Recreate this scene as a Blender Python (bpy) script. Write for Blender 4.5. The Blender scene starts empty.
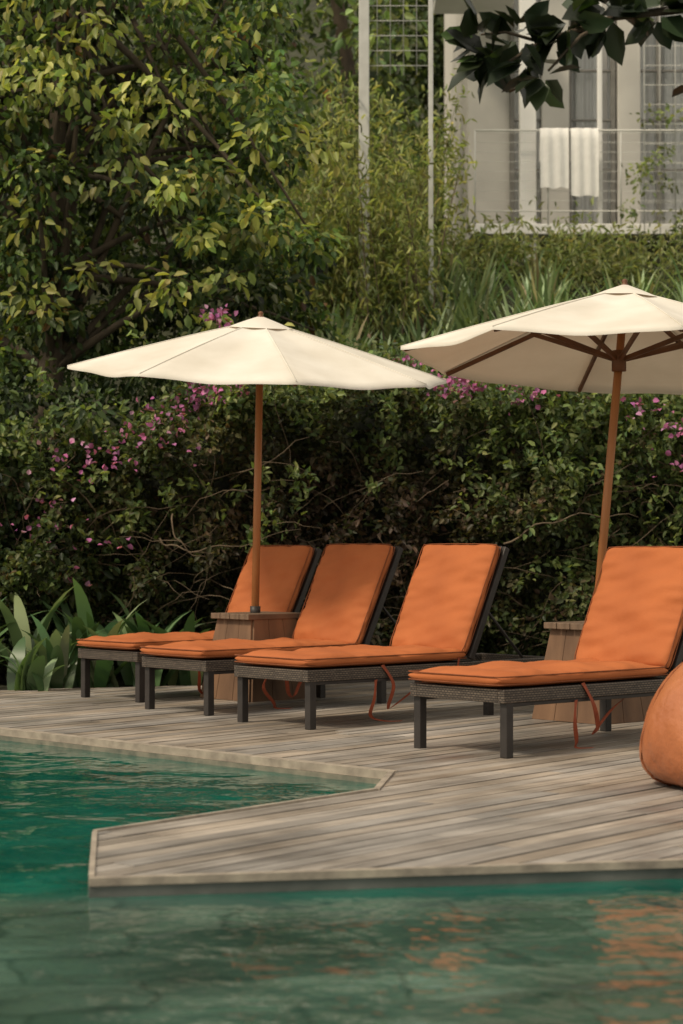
import bpy, bmesh, math, random
import numpy as np
from mathutils import Vector, Matrix
random.seed(4); rng=np.random.default_rng(7)
S=bpy.context.scene
COL=S.collection

# ------------------------------------------------------------ materials
def newmat(name):
    m=bpy.data.materials.new(name); m.use_nodes=True
    nt=m.node_tree; nt.nodes.clear()
    out=nt.nodes.new('ShaderNodeOutputMaterial')
    return m,nt,out
def N(nt,t,**kw):
    n=nt.nodes.new(t)
    for k,v in kw.items():
        if k in n.inputs: n.inputs[k].default_value=v
        else: setattr(n,k,v)
    return n
def mat(name,c1,c2=None,rough=.6,scale=8,bump=.15,bscale=None,stretch=(1,1,1),spec=.4,metal=0,detail=6,dist=.01):
    m,nt,out=newmat(name); L=nt.links.new
    b=N(nt,'ShaderNodeBsdfPrincipled'); b.inputs['Roughness'].default_value=rough
    b.inputs['Specular IOR Level'].default_value=spec; b.inputs['Metallic'].default_value=metal
    tc=N(nt,'ShaderNodeTexCoord'); mp=N(nt,'ShaderNodeMapping'); mp.inputs['Scale'].default_value=stretch
    L(tc.outputs['Object'],mp.inputs['Vector'])
    no=N(nt,'ShaderNodeTexNoise'); no.inputs['Scale'].default_value=scale; no.inputs['Detail'].default_value=detail
    L(mp.outputs[0],no.inputs['Vector'])
    c2=c2 or tuple(x*.7 for x in c1)
    cr=N(nt,'ShaderNodeValToRGB'); cr.color_ramp.elements[0].position=.3; cr.color_ramp.elements[1].position=.7
    cr.color_ramp.elements[0].color=(*c2,1); cr.color_ramp.elements[1].color=(*c1,1)
    L(no.outputs[0],cr.inputs[0]); L(cr.outputs[0],b.inputs['Base Color'])
    if bump:
        n2=N(nt,'ShaderNodeTexNoise'); n2.inputs['Scale'].default_value=bscale or scale*3; n2.inputs['Detail'].default_value=5
        L(mp.outputs[0],n2.inputs['Vector'])
        bp=N(nt,'ShaderNodeBump'); bp.inputs['Strength'].default_value=bump; bp.inputs['Distance'].default_value=dist
        L(n2.outputs[0],bp.inputs['Height']); L(bp.outputs[0],b.inputs['Normal'])
    L(b.outputs[0],out.inputs[0]); return m
def leafmat(name,trans=.3,rough=.45,gloss=.06,sat=.88):
    m,nt,out=newmat(name); L=nt.links.new
    at=N(nt,'ShaderNodeAttribute'); at.attribute_name='tint'
    hsv=N(nt,'ShaderNodeHueSaturation'); hsv.inputs['Saturation'].default_value=sat; L(at.outputs['Color'],hsv.inputs['Color'])  # haze is put into the colour by muting the leaf greens
    d=N(nt,'ShaderNodeBsdfPrincipled'); d.inputs['Roughness'].default_value=rough; d.inputs['Specular IOR Level'].default_value=gloss*5
    t=N(nt,'ShaderNodeBsdfTranslucent')
    mx=N(nt,'ShaderNodeMixShader'); mx.inputs[0].default_value=trans
    hs=N(nt,'ShaderNodeMix'); hs.data_type='RGBA'; hs.blend_type='MULTIPLY'; hs.inputs[0].default_value=1
    hs.inputs[7].default_value=(1.45,1.42,.6,1)
    L(hsv.outputs['Color'],hs.inputs[6]); L(hsv.outputs['Color'],d.inputs['Base Color']); L(hs.outputs[2],t.inputs['Color'])
    L(d.outputs[0],mx.inputs[1]); L(t.outputs[0],mx.inputs[2]); L(mx.outputs[0],out.inputs[0]); return m

# ------------------------------------------------------------ mesh helpers
def empty(name,loc=(0,0,0),rz=0,rot=None):
    e=bpy.data.objects.new(name,None); COL.objects.link(e); e.location=loc
    e.rotation_euler=rot if rot else (0,0,rz); return e
def mesh(name,V,F,m=None,parent=None,smooth=False):
    me=bpy.data.meshes.new(name); me.from_pydata([tuple(v) for v in V],[],[tuple(f) for f in F]); me.update()
    o=bpy.data.objects.new(name,me); COL.objects.link(o)
    if m: me.materials.append(m)
    if parent: o.parent=parent
    if smooth: me.polygons.foreach_set('use_smooth',[True]*len(me.polygons))
    return o
def fastmesh(name,V,Q,m,parent=None,tint=None,smooth=False):
    me=bpy.data.meshes.new(name); n=len(V); k=len(Q)
    me.vertices.add(n); me.vertices.foreach_set('co',np.ascontiguousarray(V,dtype=np.float32).ravel())
    me.loops.add(k*4); me.loops.foreach_set('vertex_index',np.ascontiguousarray(Q,dtype=np.int32).ravel())
    me.polygons.add(k); me.polygons.foreach_set('loop_start',np.arange(0,k*4,4,dtype=np.int32))
    me.update(calc_edges=True)
    if tint is not None:
        a=me.attributes.new('tint','FLOAT_COLOR','POINT')
        c=np.ones((n,4),dtype=np.float32); c[:,:3]=tint; a.data.foreach_set('color',c.ravel())
    if smooth: me.polygons.foreach_set('use_smooth',np.ones(k,dtype=bool))
    me.materials.append(m); me.validate()
    o=bpy.data.objects.new(name,me); COL.objects.link(o)
    if parent: o.parent=parent
    return o
def box(name,size,loc,m,parent=None,rot=(0,0,0),bev=.004,seg=2):
    bm=bmesh.new(); bmesh.ops.create_cube(bm,size=1); bmesh.ops.scale(bm,vec=size,verts=bm.verts)
    if bev: bmesh.ops.bevel(bm,geom=bm.edges[:],offset=min(bev,min(size)*.4),segments=seg,affect='EDGES',profile=.5)
    me=bpy.data.meshes.new(name); bm.to_mesh(me); bm.free(); me.materials.append(m)
    o=bpy.data.objects.new(name,me); COL.objects.link(o); o.location=loc; o.rotation_euler=rot
    if parent: o.parent=parent
    return o
def tube_data(path,rad,seg=8,closed=False):
    P=[Vector(p) for p in path]; n=len(P)
    if not hasattr(rad,'__len__'): rad=[rad]*n
    V=[];F=[]
    up=Vector((0,0,1))
    for i,p in enumerate(P):
        if closed: t=(P[(i+1)%n]-P[i-1])
        else: t=P[min(i+1,n-1)]-P[max(i-1,0)]
        if t.length<1e-9: t=Vector((0,0,1))
        t.normalize()
        a=t.cross(up)
        if a.length<.05: a=t.cross(Vector((0,1,0)))
        a.normalize(); b=t.cross(a)
        for k in range(seg):
            th=2*math.pi*k/seg; V.append(p+(a*math.cos(th)+b*math.sin(th))*rad[i])
    m=n if closed else n-1
    for i in range(m):
        for k in range(seg):
            j=(i+1)%n
            F.append((i*seg+k,i*seg+(k+1)%seg,j*seg+(k+1)%seg,j*seg+k))
    if not closed:
        F.append(tuple(range(seg))[::-1]); F.append(tuple((n-1)*seg+k for k in range(seg)))
    return V,F
def tube(name,path,rad,m,parent=None,seg=8,closed=False):
    V,F=tube_data(path,rad,seg,closed); return mesh(name,V,F,m,parent,True)
def tubes(name,lst,m,parent=None,seg=6):
    V=[];F=[]
    for path,rad in lst:
        v,f=tube_data(path,rad,seg); o=len(V); V+=v; F+=[tuple(i+o for i in q) for q in f]
    return mesh(name,V,F,m,parent,True)
def prism(name,poly,z0,z1,m,parent=None,bev=0):
    n=len(poly); V=[(x,y,z0) for x,y in poly]+[(x,y,z1) for x,y in poly]
    F=[tuple(range(n))[::-1],tuple(range(n,2*n))]+[(i,(i+1)%n,n+(i+1)%n,n+i) for i in range(n)]
    return mesh(name,V,F,m,parent)
def norm(a): return a/np.maximum(np.linalg.norm(a,axis=-1,keepdims=True),1e-9)
def snoise(p,f=1.,seed=0):
    r=np.random.default_rng(seed+100); s=0
    for k in range(6):
        d=r.normal(size=3); d/=np.linalg.norm(d); ff=f*(1+k*.55)
        s=s+np.sin(p@d*ff*2*math.pi+r.uniform(0,6.28))/(1+k*.4)
    return s/2.2

def leaves(pos,axis,size,width,tint,curl=.15,fold=.12):
    n=len(pos); a=norm(axis); r=norm(rng.normal(size=(n,3))*.6+np.array([0,-.35,.8]))
    s=norm(np.cross(a,r)); nn=np.cross(s,a)
    sz=size[:,None]; w=sz*width
    b=pos; 
    L1=pos+a*sz*.32+s*w*.5+nn*sz*fold; L2=pos+a*sz*.70+s*w*.40+nn*sz*fold*.5
    R1=pos+a*sz*.32-s*w*.5+nn*sz*fold; R2=pos+a*sz*.70-s*w*.40+nn*sz*fold*.5
    T=pos+a*sz-nn*sz*curl
    V=np.stack([b,L1,L2,T,R2,R1],1).reshape(-1,3)
    i=(np.arange(n)*6)[:,None]
    Q=np.concatenate([i+np.array([[0,3,2,1]]),i+np.array([[0,5,4,3]])],0)
    return V,Q,np.repeat(tint,6,axis=0)
def blades(base,azi,lean,length,width,tint,bend=1.2,seg=5):
    n=len(base); V=[];T=[]
    h=np.stack([np.cos(azi),np.sin(azi),np.zeros(n)],1); s=np.stack([-np.sin(azi),np.cos(azi),np.zeros(n)],1)
    p=base.copy(); ang=lean.copy()
    for k in range(seg+1):
        t=k/seg; w=width*(math.sin(math.pi*min(1,(t*.82+.18)))**.7 if k<seg else .02)
        V.append(p-s*w[:,None]*.5); V.append(p+s*w[:,None]*.5)
        T+= [tint*(.75+.4*t)]*2
        p=p+(h*np.sin(ang)[:,None]+np.array([0,0,1])*np.cos(ang)[:,None])*(length/seg)[:,None]
        ang=ang+bend*(.3+t)/seg
    V=np.stack(V,1).reshape(-1,3); T=np.stack(T,1).reshape(-1,3); m=2*(seg+1)
    i=(np.arange(n)*m)[:,None]
    Q=np.concatenate([i+np.array([[2*k,2*k+1,2*k+3,2*k+2]]) for k in range(seg)],0)
    return V,Q,T
def merge(parts):
    V=[];Q=[];T=[];o=0
    for v,q,t in parts: V.append(v);Q.append(q+o);T.append(t);o+=len(v)
    return np.concatenate(V),np.concatenate(Q),np.concatenate(T)
def pal(n,cols,w,jit=.25):
    c=np.array(cols)[rng.choice(len(cols),size=n,p=np.array(w)/sum(w))]
    return np.clip(c*(1+rng.normal(size=(n,1))*jit)*(1+rng.normal(size=(n,3))*.06),.004,.9)

# ------------------------------------------------------------ world, sun, camera
SUN=Vector((-.66,-.42,.88)).normalized()
w=bpy.data.worlds.new("World"); S.world=w; w.use_nodes=True; nt=w.node_tree; nt.nodes.clear()
wo=N(nt,'ShaderNodeOutputWorld'); bg=N(nt,'ShaderNodeBackground'); bg.inputs[1].default_value=.135
sk=N(nt,'ShaderNodeTexSky'); sk.sky_type='NISHITA'; sk.sun_disc=False
sk.sun_elevation=math.asin(SUN.z); sk.sun_rotation=math.atan2(SUN.x,SUN.y); sk.dust_density=4; sk.air_density=1.2
mx=N(nt,'ShaderNodeMix'); mx.data_type='RGBA'; mx.inputs[0].default_value=.70; mx.inputs[7].default_value=(7.7,6.85,5.4,1)
nt.links.new(sk.outputs[0],mx.inputs[6]); nt.links.new(mx.outputs[2],bg.inputs[0]); nt.links.new(bg.outputs[0],wo.inputs[0])
sl=bpy.data.lights.new("sun",'SUN'); sl.energy=2.6; sl.angle=math.radians(8); sl.color=(1,.86,.65)
so=bpy.data.objects.new("sun",sl); COL.objects.link(so); so.rotation_euler=(-SUN).to_track_quat('-Z','Y').to_euler(); so.location=(0,0,20)
cam=bpy.data.cameras.new("camera"); co=bpy.data.objects.new("camera",cam); COL.objects.link(co)
co.location=(0,0,1.0); co.rotation_euler=(math.radians(90)+math.atan(33/2000),0,0)
cam.lens=70.3; cam.sensor_width=36; cam.clip_end=1500; cam.clip_start=.05
cam.dof.use_dof=True; cam.dof.focus_distance=11; cam.dof.aperture_fstop=3.2
S.camera=co
S.view_settings.view_transform='Standard'; S.view_settings.look='None'; S.view_settings.exposure=0

# ------------------------------------------------------------ ground / terrain
m_soil=mat('soil',(.045,.05,.022),(.02,.022,.012),rough=.95,scale=3,bump=.6,dist=.05)
mesh('ground',[(-600,-600,-1.7),(600,-600,-1.7),(600,600,-1.7),(-600,600,-1.7)],[(0,1,2,3)],m_soil)
def hz(x,y):
    z=-.05+np.clip(y-15.4,0,8.6)*.52
    z=z+np.clip(y-31,0,40)*.45
    z=z+np.clip(y-15.4,0,1)*.12*np.sin(x*1.7+y)*np.cos(y*1.1-x*.6)
    return z
xs=np.concatenate([np.linspace(-90,-12,14),np.linspace(-11,12,70),np.linspace(14,90,14)]); ys=np.concatenate([np.linspace(13.25,32,70),np.linspace(33,120,20)])
X,Y=np.meshgrid(xs,ys); Z=hz(X,Y); V=np.stack([X,Y,Z],-1).reshape(-1,3); nx=len(xs)
i=(np.arange(len(ys)-1)[:,None]*nx+np.arange(nx-1)[None,:]).ravel()
fastmesh('hillside',V,np.stack([i,i+1,i+nx+1,i+nx],1),m_soil,smooth=True)

# ------------------------------------------------------------ water
WZ=-.055
m_w,nt,out=newmat('water'); L=nt.links.new
b=N(nt,'ShaderNodeBsdfPrincipled'); b.inputs['Roughness'].default_value=.06; b.inputs['IOR'].default_value=1.33
tc=N(nt,'ShaderNodeTexCoord')
dn=N(nt,'ShaderNodeTexNoise'); dn.inputs['Scale'].default_value=3.0; dn.inputs['Detail'].default_value=3
L(tc.outputs['Object'],dn.inputs['Vector'])
off=N(nt,'ShaderNodeVectorMath',operation='MULTIPLY_ADD'); off.inputs[1].default_value=(.26,.26,0); L(dn.outputs['Color'],off.inputs[0]); L(tc.outputs['Object'],off.inputs[2])
mp=N(nt,'ShaderNodeMapping'); mp.inputs['Rotation'].default_value=(0,0,math.radians(-11)); L(off.outputs[0],mp.inputs['Vector'])
br=N(nt,'ShaderNodeTexBrick'); br.inputs['Scale'].default_value=1; br.inputs['Brick Width'].default_value=.62; br.inputs['Row Height'].default_value=.31
br.inputs['Mortar Size'].default_value=.022; br.inputs['Mortar Smooth'].default_value=1.0
br.inputs['Color1'].default_value=(.066,.122,.096,1); br.inputs['Color2'].default_value=(.038,.084,.066,1); br.inputs['Mortar'].default_value=(.030,.066,.053,1)
L(mp.outputs[0],br.inputs['Vector'])
vn=N(nt,'ShaderNodeTexNoise'); vn.inputs['Scale'].default_value=1.6; vn.inputs['Detail'].default_value=4; L(tc.outputs['Object'],vn.inputs['Vector'])
vr=N(nt,'ShaderNodeMapRange'); vr.inputs['From Min'].default_value=.35; vr.inputs['From Max'].default_value=.65; vr.inputs['To Min'].default_value=.6; vr.inputs['To Max'].default_value=1.2; L(vn.outputs[0],vr.inputs[0])
bs=N(nt,'ShaderNodeVectorMath',operation='SCALE'); L(br.outputs['Color'],bs.inputs[0]); L(vr.outputs[0],bs.inputs['Scale'])
dr=N(nt,'ShaderNodeValToRGB'); dr.color_ramp.elements[0].color=(.0,.055,.042,1); dr.color_ramp.elements[1].color=(.005,.112,.083,1)
dr.color_ramp.elements[0].position=.35; dr.color_ramp.elements[1].position=.65; L(vn.outputs[0],dr.inputs[0])
sp=N(nt,'ShaderNodeSeparateXYZ'); L(off.outputs[0],sp.inputs[0])
mr=N(nt,'ShaderNodeMapRange'); mr.inputs['From Min'].default_value=6.0; mr.inputs['From Max'].default_value=6.25; L(sp.outputs['Y'],mr.inputs[0])
cm=N(nt,'ShaderNodeMix'); cm.data_type='RGBA'; L(mr.outputs[0],cm.inputs[0]); L(bs.outputs[0],cm.inputs[6]); L(dr.outputs[0],cm.inputs[7])
L(cm.outputs[2],b.inputs['Base Color'])
w1=N(nt,'ShaderNodeTexNoise'); w1.inputs['Scale'].default_value=2.8; w1.inputs['Detail'].default_value=3; w1.inputs['Roughness'].default_value=.45; w1.inputs['Distortion'].default_value=.5
L(tc.outputs['Object'],w1.inputs['Vector'])
w2=N(nt,'ShaderNodeTexNoise'); w2.inputs['Scale'].default_value=10; w2.inputs['Detail'].default_value=2; L(tc.outputs['Object'],w2.inputs['Vector'])
ad=N(nt,'ShaderNodeMath',operation='MULTIPLY_ADD'); ad.inputs[1].default_value=.18; L(w2.outputs[0],ad.inputs[0]); L(w1.outputs[0],ad.inputs[2])
bp=N(nt,'ShaderNodeBump'); bp.inputs['Strength'].default_value=.5; bp.inputs['Distance'].default_value=.05; L(ad.outputs[0],bp.inputs['Height']); L(bp.outputs[0],b.inputs['Normal'])
L(b.outputs[0],out.inputs[0])
mesh('water',[(-30,-25,WZ),(30,-25,WZ),(30,13.4,WZ),(-30,13.4,WZ)],[(0,1,2,3)],m_w)

# ------------------------------------------------------------ deck
m_deck,nt,out=newmat('deck_wood'); L=nt.links.new
b=N(nt,'ShaderNodeBsdfPrincipled'); b.inputs['Roughness'].default_value=.55; b.inputs['Specular IOR Level'].default_value=.4
at=N(nt,'ShaderNodeAttribute'); at.attribute_name='tint'
tc=N(nt,'ShaderNodeTexCoord'); mp=N(nt,'ShaderNodeMapping'); mp.inputs['Rotation'].default_value=(0,0,math.radians(-50)); mp.inputs['Scale'].default_value=(1,1,1)
mp2=N(nt,'ShaderNodeMapping'); mp2.inputs['Scale'].default_value=(2,40,10); L(tc.outputs['Object'],mp.inputs[0]); L(mp.outputs[0],mp2.inputs[0])
g=N(nt,'ShaderNodeTexNoise'); g.inputs['Scale'].default_value=1; g.inputs['Detail'].default_value=6; L(mp2.outputs[0],g.inputs['Vector'])
g2=N(nt,'ShaderNodeTexNoise'); g2.inputs['Scale'].default_value=1.3; g2.inputs['Detail'].default_value=8; g2.inputs['Roughness'].default_value=.65; L(tc.outputs['Object'],g2.inputs['Vector'])
r1=N(nt,'ShaderNodeMapRange'); r1.inputs['From Min'].default_value=.3; r1.inputs['From Max'].default_value=.7; r1.inputs['To Min'].default_value=.55; r1.inputs['To Max'].default_value=1.25; L(g.outputs[0],r1.inputs[0])
r2=N(nt,'ShaderNodeMapRange'); r2.inputs['From Min'].default_value=.3; r2.inputs['From Max'].default_value=.7; r2.inputs['To Min'].default_value=.52; r2.inputs['To Max'].default_value=1.15; L(g2.outputs[0],r2.inputs[0])
mu=N(nt,'ShaderNodeMath',operation='MULTIPLY'); L(r1.outputs[0],mu.inputs[0]); L(r2.outputs[0],mu.inputs[1])
vm=N(nt,'ShaderNodeVectorMath',operation='SCALE'); L(at.outputs['Color'],vm.inputs[0]); L(mu.outputs[0],vm.inputs['Scale']); L(vm.outputs[0],b.inputs['Base Color'])
rr_=N(nt,'ShaderNodeMapRange'); rr_.inputs['From Min'].default_value=.35; rr_.inputs['From Max'].default_value=.65; rr_.inputs['To Min'].default_value=.36; rr_.inputs['To Max'].default_value=.68; L(g2.outputs[0],rr_.inputs[0]); L(rr_.outputs[0],b.inputs['Roughness'])
bp=N(nt,'ShaderNodeBump'); bp.inputs['Strength'].default_value=.4; bp.inputs['Distance'].default_value=.004; L(g.outputs[0],bp.inputs['Height']); L(bp.outputs[0],b.inputs['Normal'])
L(b.outputs[0],out.inputs[0])

deck=empty('wooden_deck')
A=(-.755,6.0);C=(-.859,6.97);D=(.137,8.16);E=(.214,8.81);Qp=(.4665,8.553)
u=Vector((.643,.766)); v=Vector((-.766,.643))
def clip(poly,nrm,d):
    outp=[]
    for i in range(len(poly)):
        p=poly[i];q=poly[(i+1)%len(poly)]; a=p.dot(nrm)-d; c=q.dot(nrm)-d
        if a<=0: outp.append(p)
        if (a<0 and c>0) or (a>0 and c<0): outp.append(p+(q-p)*(a/(a-c)))
    return outp
polys=[[A,(8,7.67),(8,16),(6.70,16),C],[Qp,(6.03,15.2),(1.5,15.2),(-.9,14.3),(-4.2,13.2),E],[D,Qp,E]]
DV=[];DF=[];DT=[]
bw=.098;gap=.010
for pi,pl in enumerate(polys):
    P0=[Vector(p) for p in pl]; vs=[p.dot(v) for p in P0]; us=[p.dot(u) for p in P0]
    k0=math.floor(min(vs)/bw)-1
    for k in range(k0,math.ceil(max(vs)/bw)+1):
        s=clip(clip(P0,v,(k+1)*bw-gap/2),-v,-(k*bw+gap/2))
        if len(s)<3: continue
        rr=random.Random(k*13+5); uu=-20+rr.uniform(0,3)
        while uu<25:
            ln=rr.uniform(2.0,3.2); t=clip(clip(s,u,uu+ln-.002),-u,-(uu+.002))
            rr2=rr.uniform(.72,1.16); warm=rr.uniform(-.02,.02); dz=rr.uniform(-.002,.002)
            if len(t)>=3:
                n=len(t); o=len(DV)
                DV+=[(p.x,p.y,-.03) for p in t]+[(p.x,p.y,dz) for p in t]
                DF+=[tuple(range(o+n,o+2*n))]+[(o+i,o+(i+1)%n,o+n+(i+1)%n,o+n+i) for i in range(n)]
                DT+=[(.36*rr2+warm,.318*rr2,.275*rr2-warm,1)]*(2*n)
            uu+=ln
o=mesh('planks',DV,DF,m_deck,deck); a=o.data.attributes.new('tint','FLOAT_COLOR','POINT'); a.data.foreach_set('color',np.array(DT,dtype=np.float32).ravel())
m_sub=mat('sub_deck',(.03,.035,.03),rough=.9)
prism('substructure',[(A[0]+.03,A[1]+.04),(7.97,7.71),(7.97,15.9),(-.9,14.27),(-4.1,13.25),(.25,8.83),(.18,8.15),(C[0]+.04,C[1]-.0)],-1.69,-.036,m_sub,deck)
m_lip=mat('deck_edge_wood',(.38,.33,.265),(.20,.17,.14),rough=.7,scale=11,stretch=(1,1,1),bump=.3)
m_stone=mat('deck_edge_stone',(.13,.135,.125),(.05,.06,.055),rough=.5,scale=4,bump=.5)
def lip(name,a,b,wd,z0,z1,m,outw=.012):
    a=Vector(a);b=Vector(b);d=(b-a).normalized();n=Vector((-d.y,d.x))
    prism(name,[a-n*outw,b-n*outw,b+n*wd,a+n*wd],z0,z1,m,deck)
# edges are walked so that the deck lies on the left-hand side
lip('edge_board_pool',(-4.2,13.224),(.214,8.81),.05,-.032,.005,m_lip)
lip('edge_board_notch',(E[0],E[1]-.02),(D[0],D[1]),.018,-.04,.008,m_lip,.008)
lip('edge_board_pier',(D[0],D[1]),(C[0]+.0,C[1]),.014,-.04,.010,m_lip,.008)
lip('edge_board_end',(C[0],C[1]-.02),(A[0],A[1]+.03),.012,-.04,.007,m_lip,.006)
lip('edge_board_front',A,(8,7.67),.02,-.020,.0045,m_lip,.012)
lip('edge_stone_front',A,(8,7.67),.03,-.20,-.021,m_stone,.006)
m_tile=mat('pool_tile',(.24,.22,.17),(.09,.10,.08),rough=.4,scale=14)
lip('tile_course',(-4.2,13.20),(.20,8.80),.01,-.3,-.033,m_tile,.004)

# ------------------------------------------------------------ loungers
m_or=mat('orange_canvas',(.455,.138,.042),(.36,.102,.030),rough=.8,scale=2.5,bump=.6,bscale=4.5,spec=.35,dist=.025)
m_pip=mat('orange_piping',(.24,.07,.022),rough=.8,scale=20)
m_fr=mat('dark_frame',(.035,.030,.028),(.022,.019,.018),rough=.5,scale=10)
m_strap=mat('strap',(.32,.07,.03),rough=.8,scale=30)
m_wk,nt,out=newmat('wicker'); L=nt.links.new
b=N(nt,'ShaderNodeBsdfPrincipled'); b.inputs['Roughness'].default_value=.55
tc=N(nt,'ShaderNodeTexCoord')
ck=N(nt,'ShaderNodeTexBrick'); ck.inputs['Scale'].default_value=1; ck.inputs['Brick Width'].default_value=.022; ck.inputs['Row Height'].default_value=.011; ck.inputs['Mortar Size'].default_value=.0018
ck.inputs['Color1'].default_value=(.14,.11,.085,1); ck.inputs['Color2'].default_value=(.075,.058,.046,1); ck.inputs['Mortar'].default_value=(.012,.01,.009,1)
sx=N(nt,'ShaderNodeSeparateXYZ'); L(tc.outputs['Object'],sx.inputs[0]); ad=N(nt,'ShaderNodeMath',operation='ADD'); L(sx.outputs[0],ad.inputs[0]); L(sx.outputs[1],ad.inputs[1])
cx=N(nt,'ShaderNodeCombineXYZ'); L(ad.outputs[0],cx.inputs[0]); L(sx.outputs[2],cx.inputs[1]); L(cx.outputs[0],ck.inputs['Vector'])
L(ck.outputs['Color'],b.inputs['Base Color']); bp=N(nt,'ShaderNodeBump'); bp.inputs['Distance'].default_value=.004; bp.invert=True; L(ck.outputs['Fac'],bp.inputs['Height']); L(bp.outputs[0],b.inputs['Normal']); L(b.outputs[0],out.inputs[0])

def pad(name,Lx,Wy,T,parent,loc,ry,seed=0):
    nu,nv=64,28; V=[];F=[]
    us=[math.sin(math.pi*(i/nu-.5)) for i in range(nu+1)]; us=[(a*.5+(2*i/nu-1)*.5) for i,a in enumerate(us)]
    vs=[math.sin(math.pi*(i/nv-.5)) for i in range(nv+1)]
    rs=random.Random(seed); ph=[rs.uniform(0,6) for _ in range(8)]
    def t(a,c): return (max(0,1-abs(a)**14))**.45*(max(0,1-abs(c)**8))**.45
    def corner(a,c): return a*(1-.018*abs(c)**6),c*(1-.03*abs(a)**20)
    for side in (1,-1):
        for a in us:
            for c in vs:
                x,y=corner(a,c); h=t(a,c)*T/2
                wr=.007*math.sin(5*a+ph[0]+2*c)+.005*math.sin(11*a+ph[1]-3*c)+.004*math.sin(9*c+ph[2]+4*a)+.003*math.sin(23*a+7*c+ph[3])
                wr+=.004*abs(c)**2*math.sin(31*a+ph[5]+2*math.sin(3*a))+.004*abs(a)**3*math.sin(17*c+ph[6])
                h=h*(1+.12*(1-c*c)*(1-a*a))+(wr*t(a,c) if side>0 else 0)
                V.append((x*Lx/2,y*Wy/2+.004*math.sin(8*a+ph[4]),side*h))
    m=(nv+1); K=(nu+1)*m
    for i in range(nu):
        for j in range(nv):
            a=i*m+j; F.append((a,a+m,a+m+1,a+1)); F.append((K+a,K+a+1,K+a+m+1,K+a+m))
    o=mesh(name,V,F,m_or,parent,True)
    bm=bmesh.new(); bm.from_mesh(o.data); bmesh.ops.remove_doubles(bm,verts=bm.verts,dist=.0004); bm.to_mesh(o.data); bm.free()
    o.location=loc; o.rotation_euler=(0,ry,0)
    for zz in (.25,-.25):
        pts=[]
        n=22
        for i in range(n): x=-1+2*i/n; pts.append((x,-1))
        for i in range(10): pts.append((1,-1+2*i/10))
        for i in range(n): pts.append((1-2*i/n,1))
        for i in range(10): pts.append((-1,1-2*i/10))
        pth=[]
        for x,y in pts:
            x2,y2=corner(x*.995,y*.99); pth.append((x2*Lx/2,y2*Wy/2,zz*T))
        q=tube(name+'_piping',pth,.0035,m_pip,parent,5,True); q.location=loc; q.rotation_euler=(0,ry,0)
def ribbon(name,pts,w,parent,m=m_strap):
    V=[];F=[]; P=[Vector(p) for p in pts]
    R=[]
    for i in range(len(P)-1):
        p0=P[max(i-1,0)];p1=P[i];p2=P[i+1];p3=P[min(i+2,len(P)-1)]
        for k in range(6):
            t=k/6; R.append(.5*((2*p1)+(p2-p0)*t+(2*p0-5*p1+4*p2-p3)*t*t+(3*p1-p0-3*p2+p3)*t**3))
    R.append(P[-1])
    for i,p in enumerate(R):
        s=Vector((1,.3*math.sin(i*.5),.2)).normalized()*w/2; V+= [p-s,p+s,p+s+Vector((0,.003,.0)),p-s+Vector((0,.003,0))]
    for i in range(len(R)-1):
        a=4*i
        for k in range(4): F.append((a+k,a+(k+1)%4,a+4+(k+1)%4,a+4+k))
    mesh(name,V,F,m,parent)
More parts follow.
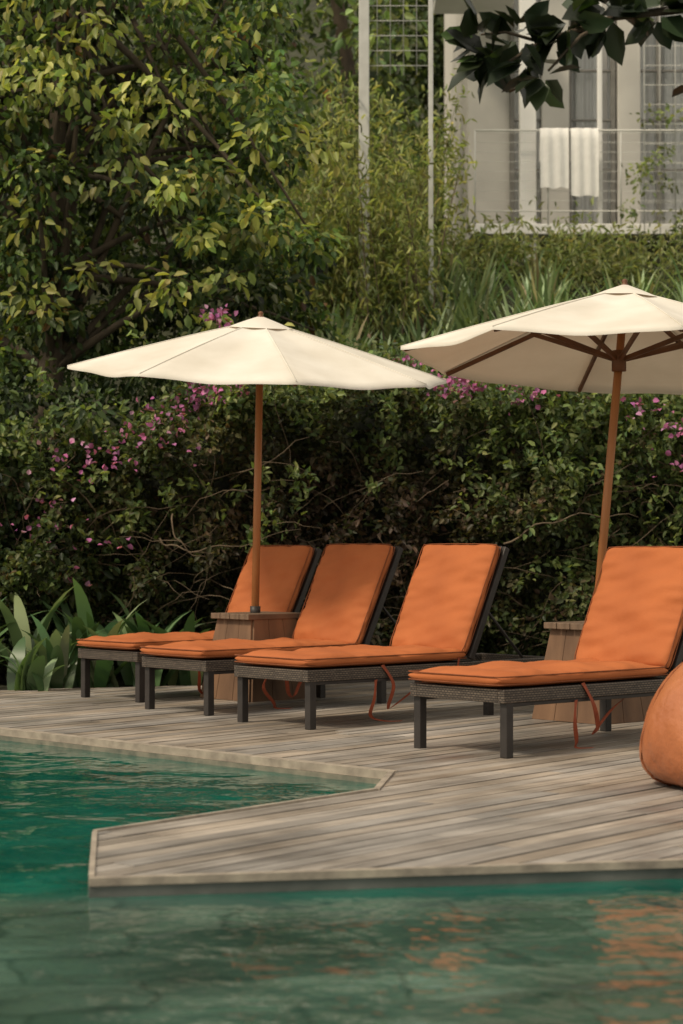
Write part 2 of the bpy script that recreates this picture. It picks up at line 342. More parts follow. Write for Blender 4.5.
def lounger(fx,fy,ang,seed,back=65,topz=1.0):
    W=.64; d=Vector((math.cos(ang),math.sin(ang))); n=Vector((-d.y,d.x))
    c=Vector((fx,fy))-n*(W/2-.03)-d*.045
    e=empty('sun_lounger',(c.x,c.y,0),ang)
    Lf=1.98; r=random.Random(seed)
    for s in (-1,1):
        box('side_rail',(Lf,.045,.065),(Lf/2,s*(W/2-.0225),.29),m_wk,e,bev=.006)
        box('lower_rail',(Lf-.1,.03,.018),(Lf/2,s*(W/2-.025),.248),m_fr,e,bev=.003)
        for x,nm in ((.045,'front_leg'),(1.42,'rear_leg')):
            box(nm,(.046,.046,.29),(x,s*(W/2-.026),.145),m_fr,e,bev=.004)
    box('foot_rail',(.045,W-.09,.065),(.0225,0,.29),m_wk,e,bev=.006)
    box('head_rail',(.045,W-.09,.065),(Lf-.0225,0,.29),m_wk,e,bev=.006)
    box('deck_panel',(1.2,W-.09,.02),(.66,0,.312),m_wk,e,bev=0)
    for x in (.5,1.0,1.42): box('cross_bar',(.03,W-.09,.03),(x,0,.26),m_fr,e,bev=.003)
    pad('seat_cushion',1.25,W,.075,e,(.60+r.uniform(-.01,.01),0,.362),0,seed)
    b=math.radians(back); hx=1.20; hz_=.37; BL=(topz-hz_)/math.sin(b)
    cx_=hx+math.cos(b)*BL/2; cz=hz_+math.sin(b)*BL/2
    pad('back_cushion',BL,W,.075,e,(cx_,0,cz),-b,seed+50)
    off=.058
    fx_=cx_+math.sin(b)*off; fz=cz-math.cos(b)*off
    box('back_panel',(BL-.02,W-.06,.022),(fx_,0,fz),m_wk,e,(0,-b,0),bev=.003)
    for s in (-1,1): box('back_frame',(BL+.02,.03,.04),(fx_+.006,s*(W/2-.012),fz),m_fr,e,(0,-b,0),bev=.006)
    box('back_top_bar',(.03,W-.055,.035),(fx_+math.cos(b)*(BL/2),0,fz+math.sin(b)*(BL/2)),m_fr,e,(0,-b,0),bev=.006)
    p1=Vector((fx_+.05,0,fz)); p2=Vector((1.86,0,.27))
    for s in (-1,1): tube('back_prop',[p1+Vector((0,s*.2,0)),p2+Vector((0,s*.2,0))],.009,m_fr,e,6)
    q=lambda a:r.uniform(-a,a)
    ribbon('strap',[(.55,-W/2-.002,.33),(.60+q(.03),-W/2-.01,.22),(.68+q(.05),-.28,.10),(.72+q(.05),-.26,.06+.03*r.random()),(.86+q(.05),-.24,.18),(.98,-.25,.25)],.024,e)
    ribbon('strap_end',[(.50,-W/2-.003,.25),(.46+q(.04),-W/2-.02,.15),(.50+q(.05),-.30,.05),(.60+q(.05),-.27,.012),(.70+q(.06),-.30,.008)],.022,e)
    if r.random()<.6: ribbon('strap_back',[(1.15,-W/2-.003,.35),(1.13,-W/2-.012,.24),(1.20,-.30,.12),(1.3,-.29,.2)],.018,e)
    return e
ang=math.atan2(.66,.75)
lounger(.39,9.85,ang,1,topz=.985)
lounger(-.554,11.3,ang,2)
lounger(-1.165,12.2,ang,3,back=64)
lounger(-1.68,13.16,ang+.03,4,back=63,topz=.99)

# ------------------------------------------------------------ side tables + umbrellas
m_tab=mat('weathered_teak',(.22,.125,.07),(.10,.055,.032),rough=.7,scale=6,stretch=(1,1,.25),bump=.5,dist=.004)
m_tab2=mat('teak_top',(.20,.135,.09),(.10,.065,.042),rough=.65,scale=7,stretch=(.4,3,1),bump=.4,dist=.004)
m_pole=mat('umbrella_pole_wood',(.42,.175,.06),(.29,.11,.035),rough=.45,scale=4,stretch=(4,4,.5),bump=.1)
m_rib=mat('umbrella_rib_wood',(.17,.07,.03),(.10,.042,.018),rough=.5,scale=8)
m_can,nt,out=newmat('canvas'); L=nt.links.new
d=N(nt,'ShaderNodeBsdfDiffuse'); t=N(nt,'ShaderNodeBsdfTranslucent'); mxs=N(nt,'ShaderNodeMixShader'); mxs.inputs[0].default_value=.18
tc=N(nt,'ShaderNodeTexCoord'); no=N(nt,'ShaderNodeTexNoise'); no.inputs['Scale'].default_value=2.2; no.inputs['Detail'].default_value=6; L(tc.outputs['Object'],no.inputs['Vector'])
cr=N(nt,'ShaderNodeValToRGB'); cr.color_ramp.elements[0].color=(.68,.64,.56,1); cr.color_ramp.elements[1].color=(.84,.81,.74,1); cr.color_ramp.elements[0].position=.3; cr.color_ramp.elements[1].position=.65
L(no.outputs[0],cr.inputs[0]); L(cr.outputs[0],d.inputs[0]); t.inputs[0].default_value=(.58,.44,.30,1)
bp=N(nt,'ShaderNodeBump'); bp.inputs['Strength'].default_value=.5; bp.inputs['Distance'].default_value=.03; L(no.outputs[0],bp.inputs['Height']); L(bp.outputs[0],d.inputs['Normal'])
L(d.outputs[0],mxs.inputs[1]); L(t.outputs[0],mxs.inputs[2]); L(mxs.outputs[0],out.inputs[0])

def table(x,y,rz,bt,bb,h=.55):
    e=empty('side_table',(x,y,0),rz)
    V=[(s*bb,t*bb,.0) for s,t in ((-1,-1),(1,-1),(1,1),(-1,1))]+[(s*bt*.88,t*bt*.88,h-.03) for s,t in ((-1,-1),(1,-1),(1,1),(-1,1))]
    nb=3; VV=[];FF=[]
    for f in range(4):
        a0,a1=V[f],V[(f+1)%4]; b0,b1=V[4+f],V[4+(f+1)%4]
        for k in range(nb):
            s0=k/nb+.004; s1=(k+1)/nb-.004
            q=[Vector(a0).lerp(Vector(a1),s0),Vector(a0).lerp(Vector(a1),s1),Vector(b0).lerp(Vector(b1),s1),Vector(b0).lerp(Vector(b1),s0)]
            nn=(q[1]-q[0]).cross(q[3]-q[0]).normalized()*.014
            o=len(VV); VV+=q+[p+nn for p in q]; FF+=[(o+4,o+5,o+6,o+7)]+[(o+i,o+(i+1)%4,o+4+(i+1)%4,o+4+i) for i in range(4)]
    mesh('pedestal_boards',VV,FF,m_tab,e)
    mesh('pedestal_core',V,[(0,1,5,4),(1,2,6,5),(2,3,7,6),(3,0,4,7),(4,5,6,7)],m_sub,e)
    nb=4; wv=2*bt/nb
    for k in range(nb): box('top_board',(2*bt+.06,wv-.006,.036),(0,-bt+wv*(k+.5),h-.012),m_tab2,e,bev=.004)
    return e
def umbrella(x,y,th,r,zc,tiltx,tilty,apex,lean=(0,0),NR=8):
    e=empty('patio_umbrella',(x,y,0))
    topx,topy=lean[0]*apex,lean[1]*apex
    tube('pole',[(0,0,.02),(topx*.5,topy*.5,apex*.5),(topx,topy,apex-.03)],[.025,.025,.023],m_pole,e,14)
    tube('pole_collar',[(lean[0]*.53,lean[1]*.53,.53),(lean[0]*.6,lean[1]*.6,.6)],.034,m_fr,e,12)
    n=14; V=[];F=[]; da=2*math.pi/NR
    cn=[(r*math.cos(th+k*da),r*math.sin(th+k*da)) for k in range(NR)]
    rise=apex-zc
    def pt(k,a,c):
        p=Vector(cn[k%NR]).lerp(Vector(cn[(k+1)%NR]),c)*a
        m_=4*c*(1-c)
        p*= (1-.03*m_*a)
        z=apex-rise*(a**1.10)-.028*m_*math.sin(math.pi*min(a,1)*.75)+.007*math.sin(9*c+k)*a*m_
        return Vector((topx+p.x,topy+p.y,z+tiltx*p.x+tilty*p.y))
    for k in range(NR):
        for i in range(n+1):
            for j in range(n+1): V.append(pt(k,i/n,j/n))
        for j in range(n+1):
            p=pt(k,1,j/n); V.append(p+Vector((0,0,-.018)))
    st=(n+1)*(n+1)+(n+1)
    for k in range(NR):
        o=k*st
        for i in range(n+1):
            for j in range(n):
                a=o+i*(n+1)+j; F.append((a,a+n+1,a+n+2,a+1))
    can=mesh('canopy',V,F,m_can,e,False)
    bm=bmesh.new(); bm.from_mesh(can.data); bmesh.ops.remove_doubles(bm,verts=bm.verts,dist=.0005); bmesh.ops.recalc_face_normals(bm,faces=bm.faces)
    for f in bm.faces: f.smooth=True
    bm.to_mesh(can.data); bm.free()
    sm=[]
    for k in range(NR): sm.append(([tuple(pt(k,a,0)+Vector((0,0,.001))) for a in np.linspace(.08,1,10)],.0045))
    tubes('rib_seams',sm,m_can,e,5)
    V=[Vector((topx,topy,apex+.035))];F=[]
    for a,zz in ((.08,-.005),(.17,-.028)):
        for k in range(NR):
            p=Vector(cn[k])*a
            V.append(Vector((topx+p.x,topy+p.y,apex-rise*a*1.0+.03+zz*.6+tiltx*p.x+tilty*p.y)))
    for j in range(NR): F.append((0,1+j,1+(j+1)%NR)); F.append((1+j,1+NR+j,1+NR+(j+1)%NR,1+(j+1)%NR))
    mesh('vent_cap',V,F,m_can,e,True)
    lathe=[(0,.060),(.014,.054),(.018,.045),(.012,.033),(.022,.026),(.022,.0)]
    V=[];F=[]
    for rr,zz in lathe:
        for k in range(12): V.append((topx+rr*math.cos(k*math.pi/6),topy+rr*math.sin(k*math.pi/6),apex+zz+.005))
    for i in range(len(lathe)-1):
        for k in range(12): F.append((i*12+k,i*12+(k+1)%12,(i+1)*12+(k+1)%12,(i+1)*12+k))
    mesh('finial',V,F,m_rib,e,True)
    hubz=zc+.02
    hx,hy=lean[0]*hubz,lean[1]*hubz
    tube('lower_hub',[(hx,hy,hubz-.08),(hx,hy,hubz+.04)],.042,m_rib,e,12)
    tube('upper_hub',[(topx,topy,apex-.13),(topx,topy,apex-.05)],.042,m_rib,e,12)
    for k in range(NR):
        def rp(a):
            q=pt(k,a,0); return q+Vector((0,0,-.022))
        a0,a1=rp(.03),rp(.985)
        def beam(nm,p,q,w,h):
            dd=(q-p); ln=dd.length; dd.normalize(); sd=Vector((-dd.y,dd.x,0)).normalized(); up=sd.cross(dd)*-1
            V=[]
            for s in (p,q):
                for i,j in ((-1,-1),(1,-1),(1,1),(-1,1)): V.append(s+sd*i*w/2+up*j*h/2)
            mesh(nm,V,[(0,1,2,3),(7,6,5,4),(0,4,5,1),(1,5,6,2),(2,6,7,3),(3,7,4,0)],m_rib,e)
        beam('rib',a0,a1,.018,.024)
        beam('strut',Vector((hx,hy,hubz-.02)),rp(.50),.018,.026)
    return e
table(-.5535,13.1,ang,.20,.26)
umbrella(-.575,13.1,math.radians(-78),1.26,2.125,-.045,.115,2.47,(.018,0))
table(1.47,11.5,ang,.205,.26)
umbrella(1.415,11.5,math.radians(-85),1.30,2.06,-.05,-.05,2.47,(.088,0))

# ------------------------------------------------------------ bean bag
m_bb=mat('orange_leather',(.46,.165,.065),(.33,.105,.04),rough=.38,scale=3,bump=.9,bscale=6,spec=.5,dist=.03)
e=empty('bean_bag',(1.665,8.33,0))
prof=[(0,.0),(.30,.0),(.385,.03),(.44,.10),(.46,.19),(.45,.29),(.415,.385),(.36,.46),(.28,.53),(.19,.585),(.11,.62),(.06,.65),(.0,.665)]
V=[];F=[];ns=96
def bbpt(i,k):
    rr,zz=prof[i]; th=2*math.pi*k/ns
    seam=-.022*max(0,1-abs(((th*6/(2*math.pi)+.5)%1)-.5)/.06) if 0<i<len(prof)-1 else 0
    f=1+.03*math.sin(3*th+zz*6)+.018*math.sin(7*th-zz*14)+.010*math.sin(17*th+zz*30)+seam
    return Vector((rr*f*math.cos(th)+.14*zz,rr*f*math.sin(th),zz*(1+.03*math.sin(2*th+1))))
for i in range(len(prof)):
    for k in range(ns): V.append(bbpt(i,k))
for i in range(len(prof)-1):
    for k in range(ns): F.append((i*ns+k,i*ns+(k+1)%ns,(i+1)*ns+(k+1)%ns,(i+1)*ns+k))
o=mesh('bag',V,F,m_bb,e,True); sd=o.modifiers.new('s','SUBSURF'); sd.levels=1; sd.render_levels=1
for s in range(6):
    k=int(s*ns/6); tube('seam',[bbpt(i,k)*1.0 for i in range(1,len(prof)-1)],.005,m_pip,e,6)

# ------------------------------------------------------------ building
m_wall=mat('painted_wall',(.62,.60,.55),(.52,.50,.46),rough=.8,scale=2)
m_conc=mat('white_concrete',(.82,.81,.78),(.74,.73,.70),rough=.75,scale=3)
m_metal=mat('light_metal',(.60,.60,.57),(.5,.5,.47),rough=.45,scale=8)
m_wf=mat('window_frame',(.22,.21,.19),rough=.5)
m_tow=mat('white_towel',(.82,.81,.78),(.74,.73,.70),rough=.95,scale=10,bump=.4)
m_cur,nt,out=newmat('sheer_curtain'); L=nt.links.new
d=N(nt,'ShaderNodeBsdfDiffuse'); d.inputs[0].default_value=(.82,.82,.80,1); L(d.outputs[0],out.inputs[0])
m_gl,nt,out=newmat('window_glass'); L=nt.links.new
g=N(nt,'ShaderNodeBsdfGlossy'); g.inputs['Roughness'].default_value=.03; tr=N(nt,'ShaderNodeBsdfTransparent'); fr=N(nt,'ShaderNodeFresnel'); ms=N(nt,'ShaderNodeMixShader')
L(fr.outputs[0],ms.inputs[0]); L(tr.outputs[0],ms.inputs[1]); L(g.outputs[0],ms.inputs[2]); L(ms.outputs[0],out.inputs[0])
e=empty('hotel_building',(0,0,0))
FY=26.1
box('end_wall',(.55,6,8),(1.93,FY+3.0,7.9),m_wall,e,bev=.01)
box('back_wall',(8,.2,8),(5.9,32.3,7.9),m_wall,e,bev=.01)
box('lower_wall',(8,.3,1.6),(5.9,FY+.1,4.14),m_wall,e,bev=.01)
box('balcony_floor',(8.2,1.45,.13),(5.7,FY-.76,4.90),m_conc,e,bev=.01)
box('canopy_slab',(1.0,.9,.14),(1.70,FY-.55,8.0),m_conc,e,bev=.01)
box('upper_slab',(8.4,.6,.22),(5.9,FY-.35,9.3),m_conc,e,bev=.01)
box('upper_wall',(8.0,.25,2.4),(5.9,FY+.05,10.13),m_wall,e,bev=.01)
box('column',(.2,.2,7.0),(2.32,24.85,5.9),m_conc,e,bev=.01)
box('column',(.06,.06,7.0),(3.22,24.85,5.9),m_conc,e,bev=.01)
box('column',(.2,.2,7.0),(5.6,24.85,5.9),m_conc,e,bev=.01)
MX=(2.23,2.98,3.55,4.15,4.9,5.7,6.5,7.3,8.1,8.9,9.75)
for x in MX: box('mullion',(.055,.09,3.86),(x,FY-.04,6.92),m_wf,e,bev=.004)
for z in (5.9,6.55,7.2,7.85): box('glazing_bar',(7.6,.05,.025),(6.0,FY-.035,z),m_wf,e,bev=.003)
box('wall_pier',(.36,.12,3.86),(2.79,FY-.06,6.92),m_wall,e,bev=.01)
box('wall_pier',(.30,.12,3.86),(3.75,FY-.06,6.92),m_wall,e,bev=.01)
box('door_track',(7.6,.1,.07),(6.0,FY-.04,5.02),m_wf,e); box('door_head',(7.6,.1,.07),(6.0,FY-.04,8.88),m_wf,e)
mesh('window_glass',[(2.2,FY,5.0),(9.8,FY,5.0),(9.8,FY,8.9),(2.2,FY,8.9)],[(0,1,2,3)],m_gl,e)
V=[];F=[];nn=700
for i in range(nn+1):
    x=2.2+7.6*i/nn; y=FY+.14+.05*math.sin(x*38)+.02*math.sin(x*91+1)
    V+=[(x,y,5.0),(x,y,8.88)]
    if i<nn and not(2.38<x<2.48 or 3.42<x<3.50 or 5.3<x<5.7): F.append((2*i,2*i+2,2*i+3,2*i+1))
mesh('curtain',V,F,m_cur,e,True)
rl=[([(1.65,24.62,6.12),(9.7,24.62,6.12)],.013),([(1.65,24.62,5.12),(9.7,24.62,5.12)],.010)]
x=1.65
while x<9.7: rl.append(([(x,24.62,4.95),(x,24.62,6.12)],.010)); x+=.9
for z in np.arange(5.25,6.1,.12): rl.append(([(1.65,24.615,z),(9.7,24.615,z)],.003))
tubes('railing',rl,m_metal,e,5)
for x0,x1,zb in ((2.45,2.80,5.40),(2.83,3.17,5.30)):
    V=[];F=[];n=12
    prf=[(-.05,zb),(-.05,5.7),(-.045,6.0),(-.03,6.13),(0,6.15),(.03,6.13),(.045,6.0),(.05,5.75)]
    for i in range(n+1):
        x=x0+(x1-x0)*i/n
        for j,(dy,z) in enumerate(prf): V.append((x,24.62+dy+.012*math.sin(i*1.3+j*.3),z+.01*math.sin(i*.9+x0*5)*(j==0)))
    m_=len(prf)
    for i in range(n):
        for j in range(m_-1): F.append((i*m_+j,(i+1)*m_+j,(i+1)*m_+j+1,i*m_+j+1))
    mesh('towel',V,F,m_tow,e,True)
wl=[]
x=3.7
while x<8: wl.append(([(x,24.35,4.6),(x,24.35,8.9)],.006)); x+=.19
z=4.7
while z<8.9: wl.append(([(3.7,24.35,z),(8,24.35,z)],.005)); z+=.24
tubes('wire_screen',wl,m_metal,e,4)
tr=empty('trellis')
box('post',(.11,.11,5.6),(.24,21.2,6.4),m_metal,tr,bev=.008); box('post',(.05,.05,5.6),(.95,21.2,6.4),m_metal,tr,bev=.006)
wl=[]
for x in np.arange(.38,.93,.14): wl.append(([(x,21.2,6.0),(x,21.2,9.1)],.005))
for z in np.arange(6.1,9.1,.16): wl.append(([(.24,21.2,z),(.95,21.2,z)],.0045))
tubes('wires',wl,m_metal,tr,4)

# ------------------------------------------------------------ vegetation
m_leaf=leafmat('leaf',.36); m_leaf2=leafmat('glossy_leaf',.15,.35,.09); m_petal=leafmat('petal',.2,.6,.02,1.0)
m_bark=mat('bark',(.10,.075,.05),(.045,.035,.025),rough=.9,scale=8,stretch=(1,1,.3),bump=.8,dist=.02)
m_twig=mat('twig',(.20,.15,.10),(.10,.075,.05),rough=.85,scale=12)
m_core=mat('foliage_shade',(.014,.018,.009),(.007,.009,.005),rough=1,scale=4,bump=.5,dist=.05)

hedge=empty('hedge')
def hfront(x): return 15.15+.22*np.sin(x*1.3+.5)+.13*np.sin(x*3.1)
def htop(x): return 2.10+.14*np.sin(x*1.9+1)+.09*np.sin(x*4.7)+.06*np.sin(x*9.1)-.55*np.clip((-1.3-x)/1.2,0,1)
n=100000
x=rng.uniform(-4.5,6,n); z=rng.uniform(0,1,n)**.9*(htop(x)+.12)
P=np.stack([x,hfront(x),z],1)
lump=snoise(P,.75,1)*.36+snoise(P,1.9,2)*.20
dep=rng.exponential(.10,n)
y=hfront(x)-lump+dep+.25*np.clip(z/htop(x)-.75,0,1)*2
top=rng.uniform(0,1,n)<.22
y=np.where(top,hfront(x)+rng.uniform(0,1.4,n),y); z=np.where(top,htop(x)+snoise(P,1.2,5)*.20+rng.normal(size=n)*.07,z)
P=np.stack([x,y,z],1)
t=snoise(P,.45,9); t2=snoise(P,1.5,10)
g_=pal(n,[(.038,.070,.022),(.072,.115,.032),(.13,.17,.048),(.10,.070,.038)],[4,4,1.8,1.3])
brown=pal(n,[(.13,.082,.052),(.075,.052,.034),(.058,.066,.028)],[2,2,1.8])
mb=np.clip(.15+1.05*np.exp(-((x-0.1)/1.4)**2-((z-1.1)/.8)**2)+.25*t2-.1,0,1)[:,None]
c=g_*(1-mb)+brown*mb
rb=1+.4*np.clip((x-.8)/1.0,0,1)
c*=(np.clip(.56+.62*z/2.1+.5*t2+.25*t,.22,1.9)*rb)[:,None]*np.clip(1.15-dep*1.8,.25,1.2)[:,None]  # painted shade: leaf colours darken low down and deeper in the hedge
ax=rng.normal(size=(n,3))*.7+np.array([0,-.7,-.15])
keep=~((t2<-.62)&(dep<.16)&~top)
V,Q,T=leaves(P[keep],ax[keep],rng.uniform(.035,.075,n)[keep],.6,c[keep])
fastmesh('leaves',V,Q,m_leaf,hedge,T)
pp=[]
for k in range(440):
    x0=rng.uniform(-3.5,4.8); z0=rng.uniform(.8,2.3) if rng.random()<.5 else htop(x0)-.05
    if rng.random()<.35: x0=rng.uniform(.9,3.4)
    st=np.array([x0,hfront(x0)-.1,z0]); d=norm(rng.normal(size=3)*.6+np.array([0,-.4,.8]))
    ln=rng.uniform(.2,.6); m_=22; tt=np.linspace(.1,1,m_)[:,None]
    q=st+d*ln*tt+np.array([0,-.1,-.25])*ln*tt**2+rng.normal(size=(m_,3))*.025
    cc=pal(m_,[(.14,.20,.05),(.20,.25,.07),(.08,.13,.04)],[2,1.5,2])
    pp.append(leaves(q,rng.normal(size=(m_,3))+d*.7,rng.uniform(.045,.08,m_),.5,cc))
V,Q,T=merge(pp); fastmesh('young_shoots',V,Q,m_leaf,hedge,T)
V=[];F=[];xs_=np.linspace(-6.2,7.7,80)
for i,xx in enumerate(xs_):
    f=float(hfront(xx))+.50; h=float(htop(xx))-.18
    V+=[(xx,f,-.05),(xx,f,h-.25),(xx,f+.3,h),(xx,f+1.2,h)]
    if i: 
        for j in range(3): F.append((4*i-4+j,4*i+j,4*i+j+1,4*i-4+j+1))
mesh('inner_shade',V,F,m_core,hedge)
tw=[]
for k in range(170):
    x0=rng.uniform(-2.6,3.6); z0=rng.uniform(.1,1.5); p=np.array([x0,hfront(x0)+.05,z0]); d=norm(np.array([rng.normal()*1.2,-.25,rng.uniform(.1,.9)]))
    path=[];r0=rng.uniform(.002,.0055); m_=10; ln=rng.uniform(.5,1.2)
    for i in range(m_): path.append(tuple(p)); p=p+d*ln/m_; d=norm(d+rng.normal(size=3)*.22+np.array([0,-.02,-.06])); p[1]=min(p[1],hfront(p[0])-.20) if i>2 else p[1]
    tw.append((path,[r0*(1-.7*i/m_) for i in range(m_)]))
for (a,b_,c_) in (((-1.35,14.85,1.05),(-1.2,14.7,.85),(-.3,14.75,1.12)),((-1.25,14.8,1.25),(-1.3,14.7,.95),(-.85,14.8,.85)),((1.2,14.8,1.0),(1.6,14.65,1.30),(2.2,14.8,1.2))):
    a,b_,c_=map(Vector,(a,b_,c_)); tw.append(([((1-t)**2*a+2*t*(1-t)*b_+t*t*c_+Vector((0,0,.02*math.sin(t*19+a.z*9))))[:] for t in np.linspace(0,1,16)],[.008-.0004*i for i in range(16)]))
tubes('branches',tw,m_twig,hedge,5)
fl=[]
def flower(x,y,z,rx,n_,col=(.46,.15,.33)):
    n_=int(n_*.66)
    k=rng.normal(size=(n_,3))*np.array([rx,.08,rx*.45])
    q=np.array([x,y-.14,z])+k
    fl.append(leaves(q,rng.normal(size=(n_,3))+np.array([0,-.6,.3]),rng.uniform(.03,.052,n_),.85,pal(n_,[col,(.33,.12,.25),(.52,.27,.41)],[3,2,1],.22),fold=.2))
for f in ((-1.95,14.75,1.58,.20,50),(-1.65,14.7,1.68,.16,40),(-2.25,14.7,1.12,.16,28),(-2.1,14.7,1.30,.10,16),(-1.35,14.75,1.82,.16,60),(-1.0,15.1,2.12,.12,170),(-.8,15.1,2.18,.08,100),(-1.3,15.0,1.98,.12,50),
          (.85,15.0,2.20,.12,150),(1.15,15.0,2.28,.10,110),(1.35,14.9,2.10,.10,50),(2.2,14.85,2.0,.10,35),(2.5,14.8,1.85,.12,60),(2.55,14.8,1.6,.12,35),(-1.75,14.6,1.0,.12,14),(1.75,15.0,2.2,.08,30),
          (-.95,15.5,2.75,.09,70),(-.85,15.4,2.62,.06,40),(.55,15.6,2.45,.08,30),(-2.0,14.7,.75,.1,10)): flower(*f)
V,Q,T=merge(fl); fastmesh('flowers',V,Q,m_petal,hedge,T)

def crown(centres,radii,per,size,width,cols,wts,droop=.5,bright=None,jit=.25):
    parts=[]
    for ci,(c,r) in enumerate(zip(centres,radii)):
        m_=int(per*rng.uniform(.7,1.3)); d=norm(rng.normal(size=(m_,3))); q=c+d*(rng.uniform(.15,1.15,m_)**.7)[:,None]*r*np.array([1,1,.62])
        cc=pal(m_,cols,wts,jit)*(1+.28*rng.normal())
        if bright is not None: cc=cc*bright[ci]
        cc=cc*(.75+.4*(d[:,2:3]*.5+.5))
        parts.append(leaves(q,d+rng.normal(size=(m_,3))*.5+np.array([0,-.1,-droop]),rng.uniform(*size,m_),width,np.clip(cc,.01,.6)))
    return merge(parts)
def limbs(name,base,top,cent,m,parent,r0=.14,k=26,twr=.008):
    base=Vector(base);top=Vector(top); T=[]
    tp=[base.lerp(top,t)+Vector((.12*math.sin(t*5),.08*math.cos(t*4),0)) for t in np.linspace(0,1,9)]
    T.append(([p[:] for p in tp],[r0*(1-.75*i/8) for i in range(9)]))
    idx=rng.choice(len(cent),size=min(k,len(cent)),replace=False)
    for i in idx:
        c=Vector(cent[i]); s=tp[int(rng.integers(3,9))]
        mid=s.lerp(c,.5)+Vector((0,0,.25))
        T.append(([((1-t)**2*s+2*t*(1-t)*mid+t*t*c)[:] for t in np.linspace(0,1,7)],[r0*.28*(1-t)+twr*t for t in np.linspace(0,1,7)]))
    tubes(name,T,m,parent,6)

tr1=empty('broadleaf_tree')
cc=[]
while len(cc)<310:
    x=rng.uniform(-4.2,.05); y=rng.uniform(15.9,18.9); z=rng.uniform(2.5,6.9)
    lim=-.15-.35*max(0,z-3.4)*.5
    if x>lim: continue
    lo=2.85+.25*math.sin(x*2.3)-.9*max(0,min(1,(-1.7-x)/.8))
    if z<lo: continue
    if math.sin(x*2.6+z*1.7+y)*math.sin(z*2.6-x)>.30: continue
    cc.append((x,y,z))
cc=np.array(cc); rad=rng.uniform(.18,.45,len(cc))
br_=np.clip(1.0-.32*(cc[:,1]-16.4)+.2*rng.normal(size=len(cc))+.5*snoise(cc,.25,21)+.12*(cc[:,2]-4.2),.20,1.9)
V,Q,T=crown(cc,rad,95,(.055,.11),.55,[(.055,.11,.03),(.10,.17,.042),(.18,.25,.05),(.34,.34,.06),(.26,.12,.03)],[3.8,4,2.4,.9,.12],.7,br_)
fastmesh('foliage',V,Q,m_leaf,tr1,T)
limbs('trunk_and_limbs',(-2.75,16.4,0),(-2.2,17.2,6.5),cc,m_bark,tr1,.15,80)
cc=[]
for k in range(50):
    x=rng.uniform(-2.7,-.1); z=rng.uniform(2.7,5.4); cc.append((x,15.4+rng.uniform(-.05,.4),z-.25*max(0,x+1.0)))
cc=np.array(cc)
V,Q,T=crown(cc,rng.uniform(.12,.30,len(cc)),20,(.08,.13),.52,[(.32,.37,.07),(.42,.43,.09),(.20,.28,.05)],[3,2,2],.9,None,.2)
fastmesh('pale_sprays',V,Q,m_leaf,tr1,T)

sh=empty('shrub'); cc=[]
for k in range(230):
    x=rng.uniform(-4.2,2.6); y=rng.uniform(16.2,18.4); cc.append((x,y,hz(np.array(x),np.array(y))+rng.uniform(.2,1.35)*(1 if x<-.1 else .2)+(.5 if x<-.5 else 0)))
cc=np.array(cc); V,Q,T=crown(cc,rng.uniform(.22,.42,len(cc)),110,(.05,.10),.45,[(.045,.085,.026),(.09,.145,.040),(.16,.22,.06)],[4,4,2],.3)
fastmesh('foliage',V,Q,m_leaf,sh,T)
sh2=empty('shrub'); cc=np.stack([rng.uniform(-3.6,-1.9,50),rng.uniform(14.8,16,50),rng.uniform(.1,2.2,50)],1)
V,Q,T=crown(cc,rng.uniform(.2,.35,50),75,(.05,.11),.5,[(.022,.042,.014),(.05,.08,.024),(.12,.16,.04)],[5,3,1],.4)
fastmesh('foliage',V,Q,m_leaf,sh2,T)

bgm=empty('background_trees'); cc=[]
for k in range(800):
    x=rng.uniform(-8,8); y=rng.uniform(22.5,30)
    if x>.5 or (x>-1 and y>25 and k%2): x=abs(x)+.0; y=rng.uniform(32.8,34.5)
    zt=rng.uniform(2.8,10.5)
    cc.append((x,y,zt))
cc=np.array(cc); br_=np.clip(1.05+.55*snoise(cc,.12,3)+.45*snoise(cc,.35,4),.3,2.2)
V,Q,T=crown(cc,rng.uniform(.5,.95,len(cc)),90,(.11,.18),.5,[(.08,.135,.045),(.14,.205,.065),(.25,.30,.10)],[4,4,2],.5,br_)  # leaf colours brightened to stand in for distant haze
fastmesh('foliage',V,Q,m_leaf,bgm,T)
tw=[]
for k in range(16):
    x=rng.uniform(-8,.3); y=rng.uniform(24,29); tw.append(([(x+.2*math.sin(i),y,hz(np.array(x),np.array(y))-.2+i*1.1) for i in range(8)],[.14*(1-i*.1) for i in range(8)]))
tubes('trunks',tw,m_bark,bgm,7)

bam=empty('bamboo'); tw=[];pp=[]
for k in range(85):
    x0=rng.uniform(-.6,.95); y0=rng.uniform(20.8,23.0); z0=float(hz(np.array(x0),np.array(y0)))
    p=np.array([x0,y0,z0-.05]); d=norm(np.array([rng.normal()*.10,rng.normal()*.15-.05,1])); H=rng.uniform(1.2,3.2)
    path=[]
    for i in range(12): path.append(p.copy()); p=p+d*H/12; d=norm(d+np.array([rng.normal()*.03+.02*np.sign(d[0]),-.02,-.035*i/6]))
    path=np.array(path); tw.append(([tuple(q) for q in path],[.010*(1-i/13) for i in range(12)]))
    m_=130; q=path[rng.integers(3,12,m_)]+rng.normal(size=(m_,3))*np.array([.13,.13,.1])
    q=q[q[:,0]<1.40]; m_=len(q)
    pp.append(leaves(q,rng.normal(size=(m_,3))*.8+np.array([0,-.1,-.7]),rng.uniform(.07,.14,m_),.15,pal(m_,[(.32,.36,.12),(.40,.42,.16),(.20,.26,.08)],[3,2,2])))
V,Q,T=merge(pp); fastmesh('foliage',V,Q,m_leaf,bam,T); tubes('canes',tw,m_twig,bam,5)
cc=np.stack([rng.uniform(3.4,7,32),rng.uniform(24.1,24.3,32),4.9+1.6*rng.uniform(0,1,32)**2.2],1)
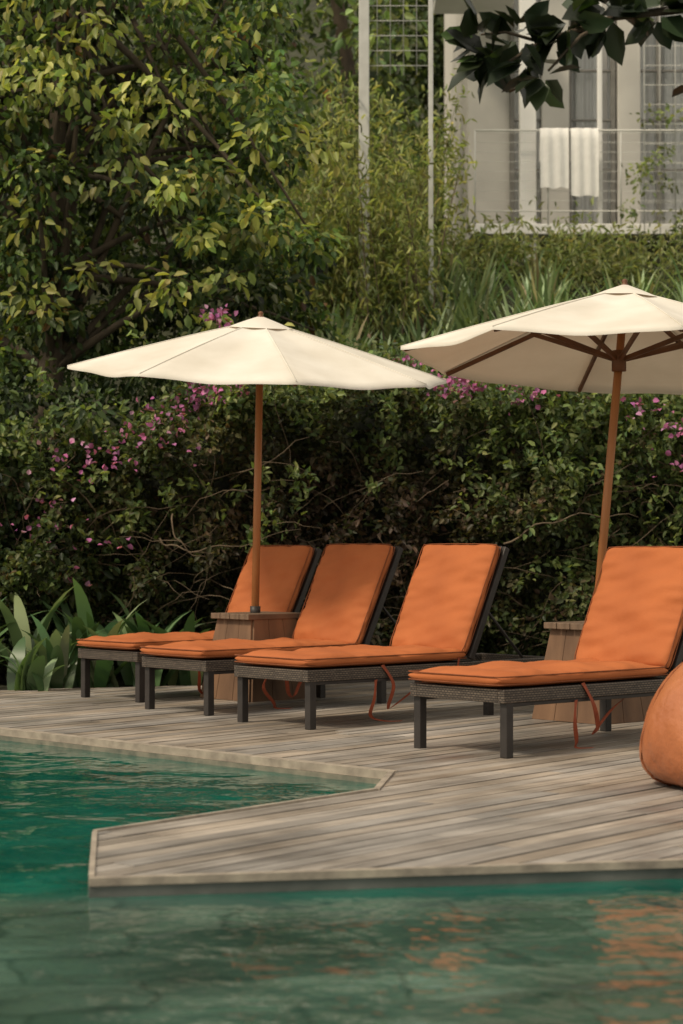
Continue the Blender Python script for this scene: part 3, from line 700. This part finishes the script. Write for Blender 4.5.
vi=empty('climbing_vine'); V,Q,T=crown(cc,rng.uniform(.08,.22,32),26,(.05,.09),.5,[(.16,.22,.07),(.24,.28,.10)],[1,1],.4); fastmesh('foliage',V,Q,m_leaf,vi,T)
pp=[]
for k in range(60):
    x0=rng.uniform(1.2,5.5); y0=rng.uniform(22.8,24.0); z0=float(hz(np.array(x0),np.array(y0)))
    m_=110; q=np.array([x0,y0,z0+.15])+rng.normal(size=(m_,3))*np.array([.22,.2,.20]); q[:,2]=np.minimum(q[:,2],5.05)
    pp.append(leaves(q,rng.normal(size=(m_,3))*.8+np.array([0,0,.6]),rng.uniform(.07,.14,m_),.2,pal(m_,[(.26,.31,.11),(.34,.36,.15),(.15,.20,.07)],[3,2,2])))
V,Q,T=merge(pp); wsh=empty('wispy_shrub'); fastmesh('foliage',V,Q,m_leaf,wsh,T)

# strappy clumps growing on the bank: fans of long blades around each clump centre
gr=empty('ornamental_grass'); pp=[]
cl=[]
for row,y0 in enumerate(np.arange(17.2,22.2,.60)):
    for x0 in np.arange(-.7,6.2,.46): cl.append((x0+rng.uniform(-.2,.2)+.25*(row%2),y0+rng.uniform(-.2,.2)))
for (x0,y0) in cl:
    m_=int(rng.integers(26,46)); q=np.zeros((m_,3)); q[:,0]=x0+rng.normal(size=m_)*.05; q[:,1]=y0+rng.normal(size=m_)*.05
    q[:,2]=hz(q[:,0],q[:,1])-.02; s=rng.uniform(.85,1.3); big=y0<20.5
    tone=rng.uniform(.75,1.5)
    pp.append(blades(q,rng.uniform(0,6.28,m_),rng.uniform(.02,.75,m_),rng.uniform(.6,1.05,m_)*s*(1.1 if big else .9),rng.uniform(.036,.07,m_) if big else rng.uniform(.028,.05,m_),
        pal(m_,[(.12,.20,.075),(.21,.30,.125),(.33,.40,.22),(.32,.27,.14)],[3.5,4,3,.5],.2)*tone,.9,6))
V,Q,T=merge(pp); fastmesh('blades',V,Q,m_leaf2,gr,T)

pl=empty('lily_plant'); pp=[]
for (x0,y0,s) in ((-2.55,13.9,1),(-2.25,14.25,1.1),(-2.0,14.05,.9),(-1.7,14.35,1.0),(-1.4,14.3,.85),(-1.15,14.5,.9),(-2.8,14.3,1.2),(-1.9,14.6,1.2),(-1.45,14.7,1.1),(-3.1,14.0,1),(-3.4,14.3,1.1),(-2.15,13.75,.7)):
    m_=14; b_=np.tile([x0,y0,-.03],(m_,1))+rng.normal(size=(m_,3))*np.array([.05,.05,0])
    pp.append(blades(b_,rng.uniform(0,6.28,m_),rng.uniform(.05,.6,m_),rng.uniform(.4,.82,m_)*s,rng.uniform(.065,.13,m_),pal(m_,[(.07,.15,.05),(.13,.23,.08),(.25,.33,.16)],[3,3,1.5],.2),1.5,8))
V,Q,T=merge(pp); fastmesh('leaves',V,Q,m_leaf2,pl,T,smooth=True)

ov=empty('almond_tree')
paths=[([(3.6,9.2,-.02),(3.5,9.1,1.5),(3.3,8.9,2.9),(3.1,8.7,4.2)],[.16,.13,.11,.07]),
 ([(3.3,8.9,2.9),(2.5,8.4,3.30),(1.7,8.1,3.22),(1.1,8.0,3.12),(.80,8.0,3.02),(.64,8.0,2.92)],[.06,.04,.025,.014,.009,.005]),
 ([(1.1,8.0,3.12),(.95,7.9,3.02),(.82,7.9,2.88)],[.010,.007,.005]),
 ([(1.7,8.1,3.22),(1.55,8.0,2.98),(1.44,8.0,2.84)],[.012,.009,.006]),
 ([(.80,8.0,3.02),(.66,8.0,3.06),(.56,8.0,3.05)],[.008,.006,.004])]
tubes('trunk_and_branches',paths,m_bark,ov,8)
cl=[(.60,8.0,2.95,12,.08),(.80,7.9,2.86,9,.06),(.56,8.0,3.04,12,.08),(.72,8,3.05,14,.10),(.90,7.95,3.10,18,.11),(1.08,8,3.15,20,.12),(1.25,8,3.14,18,.11),(1.44,8,2.84,6,.04),(1.5,8,3.14,16,.12),(.84,8.0,3.0,8,.07),(1.8,8,3.22,20,.15),(.74,7.95,2.93,8,.06)]
pp=[]
for x,y,z,m_,r in cl:
    d=norm(rng.normal(size=(m_,3))*np.array([1,.6,.7])+np.array([-.15,0,-.35]))
    pp.append(leaves(np.array([x,y,z])+d*r*.4,d,rng.uniform(.11,.19,m_),.60,pal(m_,[(.016,.026,.012),(.028,.045,.018),(.07,.12,.03)],[4,2,.6],.25),.10,.08))
V,Q,T=merge(pp); fastmesh('leaves',V,Q,m_leaf2,ov,T,smooth=True)
print('done')
